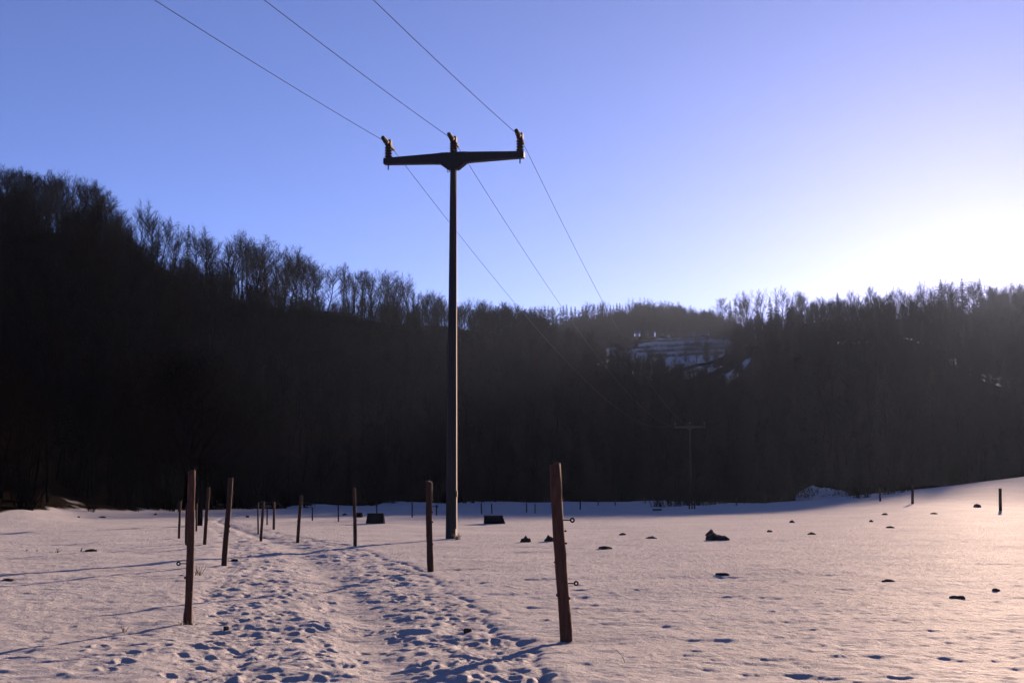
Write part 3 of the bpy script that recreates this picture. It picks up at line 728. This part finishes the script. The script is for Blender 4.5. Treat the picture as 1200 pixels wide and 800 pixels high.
def fence_post(bx, by, tx, ty, wpx, label, group=None, mat='old_post', seed=0, rough=1.0, taper=.92, collar=False, n=12):
    x, Y, z = hit(bx, by); zt = zat(Y, ty); H = zt - z; lean = ((tx-bx)/FPX*Y/CP, 0)
    # verticals away from the picture centre already converge slightly; keep only the post's own lean
    a, dy, dz = ray(tx, ty); lean = (Y*a/dy - x, 0)
    r = wpx/FPX*Y/2
    o = post_mesh(H, r/taper**.5, r*taper**.5, seed, mat, rough, lean, n, collar).build('fence_post', M[mat], None, rough > .5)
    o.location = (x, Y, z); tag(o, label, 'post', group)
    o['r'] = r
    return o, H, lean, r
pA, H, ln, r = fence_post(663, 750, 651, 544, 14.5, 'thick reddish leaning fence post with two black ring insulators by the path edge', None, 'post', 1)
ring_insulator(pA, ln[0]*.68 + r*.75, H*.68, 1); ring_insulator(pA, ln[0]*.32 + r*.75, H*.32, 1)
for zz, sd in ((.24, 1), (.255, -1), (.55, 1), (.62, 1), (.8, 1), (.44, -1)): knot(pA, ln[0]*zz + sd*r*.97, H*zz, .012 + .006*(zz < .3))
del pA['r']
pB, H, ln, r = fence_post(219, 731, 226, 552, 8.6, 'fence post with dead grass clinging to its foot, one black ring insulator', None, 'post', 2, collar=True)
ring_insulator(pB, ln[0]*.39 - r*.75, H*.39, -1)
for zz, sd in ((.5, 1), (.52, -1), (.2, 1), (.3, -1), (.41, 1)): knot(pB, ln[0]*zz + sd*r*.97, H*zz, .014)
del pB['r']
pC, H, ln, r = fence_post(504, 669, 503, 564, 7.6, 'knotty upright fence post between the trodden path and the utility pole', None, 'old_post', 3)
ring_insulator(pC, ln[0]*.7 + r*.8, H*.72, 1)
for zz, sd in ((.8, 1), (.66, 1), (.55, 1), (.4, -1), (.3, 1), (.15, 1)): knot(pC, ln[0]*zz + sd*r*.97, H*zz, .02)
del pC['r']
SMALL = [
 (263, 662, 270, 560, 6.2, 'tilted dark fence post where the trodden path narrows, dents at its foot', None),
 (240, 639, 244, 571, 4.2, 'slim tilted fence post before the thick tree trunk in the field', None),
 (210, 631, 211, 587, 3.0, 'short slim fence post standing apart on the hill side of the row', None),
 (218.5, 637, 219.5, 590, 4.0, 'fence post hidden behind the grass-footed post', None),
 (230, 622, 230.5, 590, 2.4, 'small fence post next to the thick tree trunk in the field', None),
 (416, 640, 415.3, 572, 4.0, 'thin straight fence post before the dark trapezoid block', None),
 (349, 634, 353, 580, 3.8, 'tilted fence post at the bend of the trodden path', None),
 (306, 632, 308.5, 587, 3.4, 'dark fence post beyond the path bend, thickest of three close together', None),
 (302.5, 624, 302.5, 589, 2.0, 'thin fence post beyond the path bend, one of three close together', None),
 (321, 620, 321, 588, 3.0, 'short fence post beyond the path bend, set apart from its two neighbours', None),
]
for i, (bx, by, tx, ty, w, lab, grp) in enumerate(SMALL):
    o, H, ln, r = fence_post(bx, by, tx, ty, w, lab, grp, 'old_post', 10+i, .8)
    if i in (0, 1, 5, 6): knot(o, ln[0]*.5 + (-1 if i == 6 else 1)*r, H*.45, .03)
    del o['r']
for i, (bx, by, tx, ty, w) in enumerate([(313, 615, 313, 592, 1.6), (366, 610, 366, 594, 1.6), (396.5, 611, 396.5, 592, 1.6), (442, 606, 441, 588, 1.6), (483, 606, 483, 588, 1.6), (511.5, 604, 511.5, 591, 1.5),
        (564.5, 602, 564, 589, 1.5), (576.5, 602, 576, 590, 1.5), (617, 600, 617, 589, 1.4), (627, 601, 627, 590, 1.4), (680, 597, 680, 585, 1.5), (701, 592, 701, 585, 1.2), (721, 592, 721, 585, 1.2), (756, 590, 756, 584, 1.2)]):
    o, H, ln, r = fence_post(bx, by, tx, ty, w, 'thin dark fence stake in the blue shaded snow before the forest', 'stakes in the shaded snow', 'old_post', 30+i, .3, n=7); del o['r']
for i, (bx, by, tx, ty, w) in enumerate([(808, 596, 807.5, 586, 2), (811, 596, 811, 587, 1.6), (814, 596, 814, 586, 1.8)]):
    o, H, ln, r = fence_post(bx, by, tx, ty, w, 'dark stake in the tight group of three by the stream bushes', 'three close stakes', 'old_post', 50+i, .3, n=7); del o['r']
for i, (bx, by, tx, ty, w, lab) in enumerate([(1172.5, 598, 1172, 572, 3.6, 'tallest fence post on the sunlit rise, alone nearest the sun'), (1069.5, 590, 1069.5, 568.5, 3.2, 'fence post on the sunlit rise, beyond the brush heap, casting a shadow'),
        (1031.5, 587, 1031, 572, 2.2, 'thin fence post at the edge of the brush heap'), (897, 590, 897, 580, 1.3, 'thin fence stake between the stream bushes and the brush heap'), (863, 592, 863, 583, 1.3, 'thin fence stake beside the stream bushes')]):
    o, H, ln, r = fence_post(bx, by, tx, ty, w, lab, None, 'old_post', 60+i, .5, n=9); del o['r']

# ------------------------------------------------------------------ dark trapezoid blocks
def block(px0, px1, by, ty, tl, tr_, label, depth=.8):
    x0, Y, z = hit(px0, by); k = Y/FPX/CP; w = (px1-px0)*k; h = (by-ty)*k*.97; a = tl*k; b = tr_*k
    root = empty('trapezoid_block', (x0 + w/2, Y + depth/2, z), 0)
    m = MB(); base = [(-w/2, -depth/2), (w/2, -depth/2), (w/2, depth/2), (-w/2, depth/2)]; top = [(-w/2+a, -depth/2+.16), (w/2-b, -depth/2+.16), (w/2-b, depth/2-.1), (-w/2+a, depth/2-.1)]
    for x, y in base: m.v.append(Vector((x, y, -.15)))
    for x, y in top: m.v.append(Vector((x, y, h)))
    m.f = [(0, 1, 2, 3), (4, 5, 6, 7)] + [(i, (i+1) % 4, 4+(i+1) % 4, 4+i) for i in range(4)]
    m.build('body', M['block'], root, bevel=.02)
    MB().box(((a-b)/2, .03, h+.0125), (w-a-b+.05, depth-.2, .03)).build('lid', M['block'], root, bevel=.008)
    return tag(root, label, 'block')
block(427.5, 449.5, 614, 602, 2.4, 1.8, 'dark trapezoid block with evenly sloping sides, on the snow behind thin post')
block(566.5, 593.5, 614, 604.5, .6, 5.0, 'dark trapezoid block with one steep and one sloping side, beside utility pole')
block(416, 424, 606, 601, 1, 1, 'small dark block in the blue shaded snow behind the larger trapezoid block')
block(765, 776, 598, 596.4, .5, .5, 'low flat dark slab on the snow by the stream bushes', .5)

# ------------------------------------------------------------------ molehills
def molehill(px_, py, wpx, hpx, label, group=None, seed=0, mat='soil', name='molehill'):
    x, Y, z = hit(px_, py); w = wpx/FPX*Y/CP; h = hpx/FPX*Y/CP; rg = np.random.default_rng(seed+400)
    n, m_ = 22, 9; mb = MB(); sx = rg.uniform(0, 99)
    for i in range(m_):
        t = i/(m_-1); rr = math.sin(t*math.pi/2); zz = math.cos(t*math.pi/2)**1.25
        for k in range(n):
            a = 2*math.pi*k/n; q = 1 + .55*float(fbm(np.array([sx + rr*2.2*math.cos(a)]), np.array([sx + rr*2.2*math.sin(a)]), seed, 3)[0]); g = 1 + .6*float(fbm(np.array([sx + 9 + rr*3*math.cos(a)]), np.array([sx + rr*3*math.sin(a)]), seed+5, 3)[0])
            mb.v.append(Vector((rr*w/2*q*math.cos(a), rr*w/2*.8*q*math.sin(a), zz*h*g - (.06 if i == m_-1 else .01))))
    for i in range(m_-1):
        for k in range(n): mb.f.append((i*n+k, (i+1)*n+k, (i+1)*n+(k+1) % n, i*n+(k+1) % n))
    mb.f.append(tuple(range(n)))
    o = mb.build(name, M[mat], None, True); o.location = (x, Y, z + .015)
    return tag(o, label, name, group)
molehill(840, 633, 24, 7.2, 'largest dark molehill on the sunlit field, a smaller one behind it', None, 1)
molehill(833, 627.5, 11, 6, 'small dark molehill tucked behind the largest molehill', None, 2)
molehill(616, 635, 12, 5.5, 'dark molehill of a pair beside the thick reddish post, farther from it', None, 3)
molehill(644, 634.5, 12, 6, 'dark molehill of a pair beside the thick reddish post, almost touching it', None, 4)
for i, (a, b, w, h) in enumerate([(709, 642, 13, 2.6), (763, 631, 12, 3), (846, 673.5, 16, 3.2), (730, 626, 7, 2.0), (1041, 682, 15, 3.6), (1122, 700, 17, 2.2), (1167, 692, 9, 3.2), (951, 626, 10, 2.6), (902, 622.5, 6, 2),
        (1037, 603, 8, 2.6), (1043, 618, 10, 2.0), (1145, 594, 9, 4.5), (1094, 602, 9, 2), (928, 612, 6, 3), (1021, 611, 4, 2.5), (908, 687, 7, 2.2), (107, 645, 13, 2), (10, 680, 14, 2.4),
        (92, 606, 4, 1.6), (120, 606, 8, 1.6), (182, 603, 4, 2), (404, 603, 5, 2), (290, 606, 4, 3), (267, 622.5, 5, 2), (275, 656, 8, 1.6), (213, 675, 7, 1.6), (548, 738, 9, 1.2), (265, 735, 6, 1)]):
    molehill(a, b, w, h*.75, *(('crumb of dark earth lying on or beside the trodden path', 'earth crumbs by the path') if 200 < a < 600 and b > 610 else ('dark speck of earth in the shaded snow before the forest', 'earth specks in shaded snow') if b < 608 and a < 500 else ('low patch of dark earth on open snow below the wooded hill', 'earth patches below the wooded hill') if a < 200 else ('small crumb of dark earth on the sunlit rise near the fence posts', 'earth crumbs on the rise') if b < 630 and a > 900 else ('low crumb of dark earth on the open sunlit field', 'earth crumbs on the open field')), 20+i, 'soil', 'earth_crumb')

# ------------------------------------------------------------------ dry grass and dead weeds
def tuft(px_, py, hpx, nb, label, mat='weed', spread=.4, group=None, seed=0, bend=.5):
    x, Y, z = hit(px_, py); H = hpx/FPX*Y/CP; rg = random.Random(seed+900); m = MB()
    rad = max(.0025, .0003*Y)
    for _ in range(nb):
        d = turn(Vector((0, 0, 1)), rg.uniform(0, spread), rg.uniform(0, 6.28)); q = Vector((rg.gauss(0, .25*H*spread), rg.gauss(0, .25*H*spread), -.04)); pts = [q.copy()]; ln = H*rg.uniform(.5, 1.05)
        for s_ in range(4):
            d = (d + Vector((rg.gauss(0, .2), rg.gauss(0, .2), -.12*bend*s_))).normalized(); q = q + d*ln/4; pts.append(q.copy())
        m.tube(pts, [rad, rad*.9, rad*.75, rad*.55, rad*.2], 4)
    o = m.build('dead_grass_tuft', M[mat], None); o.location = (x, Y, z)
    return tag(o, label, 'grass', group)
tuft(536, 632, 11, 26, 'reddish dry grass tuft at the foot of the utility pole', 'grass', .5, None, 1)
tuft(146, 739, 12, 9, 'dark dead weed clump in the snow beside the grass-footed post', 'weed', .35, None, 2)
tuft(232, 675, 18, 14, 'dark dead weed clump sprouting behind the grass-footed post', 'weed', .4, None, 3)
tuft(67, 647, 8, 8, 'dark dead weed tips on the open snow below the wooded hill, densest bunch', 'weed', .3, None, 4)
for i, (a, b, h, n_) in enumerate([(95, 645, 7, 4), (57, 669, 7, 3), (31, 645, 6, 4), (44, 645, 5, 3), (258, 672, 5, 5), (739, 778, 30, 1), (732, 771, 13, 3), (807, 768, 12, 1), (961, 800, 13, 3), (485, 670, 3, 3), (905, 690, 6, 3), (9, 754, 5, 3), (195, 773, 3, 3), (1148, 688, 3, 2), (1195, 690, 5, 2)]):
    tuft(a, b, h, n_, 'lone dead grass stalk or two standing in the open snow', 'weed', .35, 'single dead stalks in the snow', 10+i, .9)
for i, (a, b) in enumerate([(212, 731), (226, 731), (219, 732)]): tuft(a, b, 9, 8, 'dead grass round the foot of the grass-footed post', 'weed', .6, 'grass at the post foot', 40+i)

# ------------------------------------------------------------------ brush heap under snow, stream bushes
def heap():
    x, Y, z = hit(968, 584); k = Y/FPX/CP; root = empty('brush_heap', (x, Y+1.5, z), 0)
    n, m_ = 34, 12; mb = MB(); W = 62*k/2; Hh = 13*k
    for i in range(m_):
        t = i/(m_-1); rr = math.sin(t*math.pi/2); zz = math.cos(t*math.pi/2)
        for q in range(n):
            a = 2*math.pi*q/n; g = 1 + .5*float(fbm(np.array([3 + rr*3*math.cos(a)]), np.array([rr*3*math.sin(a)]), 5, 3)[0])
            mb.v.append(Vector((rr*W*math.cos(a), rr*2.4*math.sin(a), zz*Hh*g - (.3 if i == m_-1 else 0))))
    for i in range(m_-1):
        for q in range(n): mb.f.append((i*n+q, (i+1)*n+q, (i+1)*n+(q+1) % n, i*n+(q+1) % n))
    mb.f.append(tuple(range(n)))
    ob = mb.build('snow_cap', noise_mat('heap_snow', (.22, .22, .23), (.34, .34, .355), 2, .7, .5, dist=.05), root, True)
    tw = MB(); rg = random.Random(8)
    for _ in range(170):
        p0 = Vector((rg.uniform(-W, W)*1.1, rg.uniform(-2.2, .5), rg.uniform(0, .5))); d = turn(Vector((0, 0, 1)), rg.uniform(.2, 1.5), rg.uniform(0, 6.28)); e = p0 + d*rg.uniform(.5, 1.9); seg_tube(tw, p0, e, .03, .012, 4)
        for _ in range(3): o_ = p0.lerp(e, rg.random()); twig(tw, o_, o_ + turn(d, .6, rg.uniform(0, 6.28))*.6, .012)
    tw.build('branches', M['twig'], root)
    tag(root, 'snow-covered heap of cut branches in the shade behind the sunlit rise', 'brush heap')
heap()
def bush(px_, py, s, label, group=None, key='shrub0'):
    x, Y, z = hit(px_, py); o = bpy.data.objects.new('bare_bush', PROTO[key]['crown']); COL.objects.link(o); o.location = (x, Y, z); o.scale = (s*1.3, s*1.3, s); o.rotation_euler = (0, 0, rng.uniform(0, 6))
    return tag(o, label, 'bush', group)
for a, b, s in [(768, 594, .7), (775, 594, .6), (792, 593, 1.0), (801, 592, 1.2), (812, 592, 1.1), (822, 592, 1.2), (833, 591, 1.1), (845, 590, 1.2), (856, 589, 1.0), (868, 589, .8), (935, 585, .9), (945, 585, .7), (1003, 583, .6), (1012, 583, .8), (1040, 579, .8), (1052, 577, .9), (1064, 575, .7)]:
    bush(a, b, s, 'dark leafless bush along the stream between field and forest', 'bushes along the stream', rng.choice(['shrub0', 'shrub1']))

# ------------------------------------------------------------------ haze
hz = MB().box((0, 0, 72), (3100, 3100, 150)).mesh('haze')
hm = bpy.data.materials.new('haze'); hm.use_nodes = True; hn = hm.node_tree.nodes; hn.clear()
ho = hn.new('ShaderNodeOutputMaterial'); pv = hn.new('ShaderNodeVolumePrincipled')
pv.inputs['Color'].default_value = (.50, .66, 1, 1); pv.inputs['Density'].default_value = HAZE; pv.inputs['Anisotropy'].default_value = 0.6
hm.node_tree.links.new(pv.outputs[0], ho.inputs['Volume']); hz.materials.append(hm)
ho_ = bpy.data.objects.new('haze', hz); COL.objects.link(ho_); tag(ho_, kind='stuff')
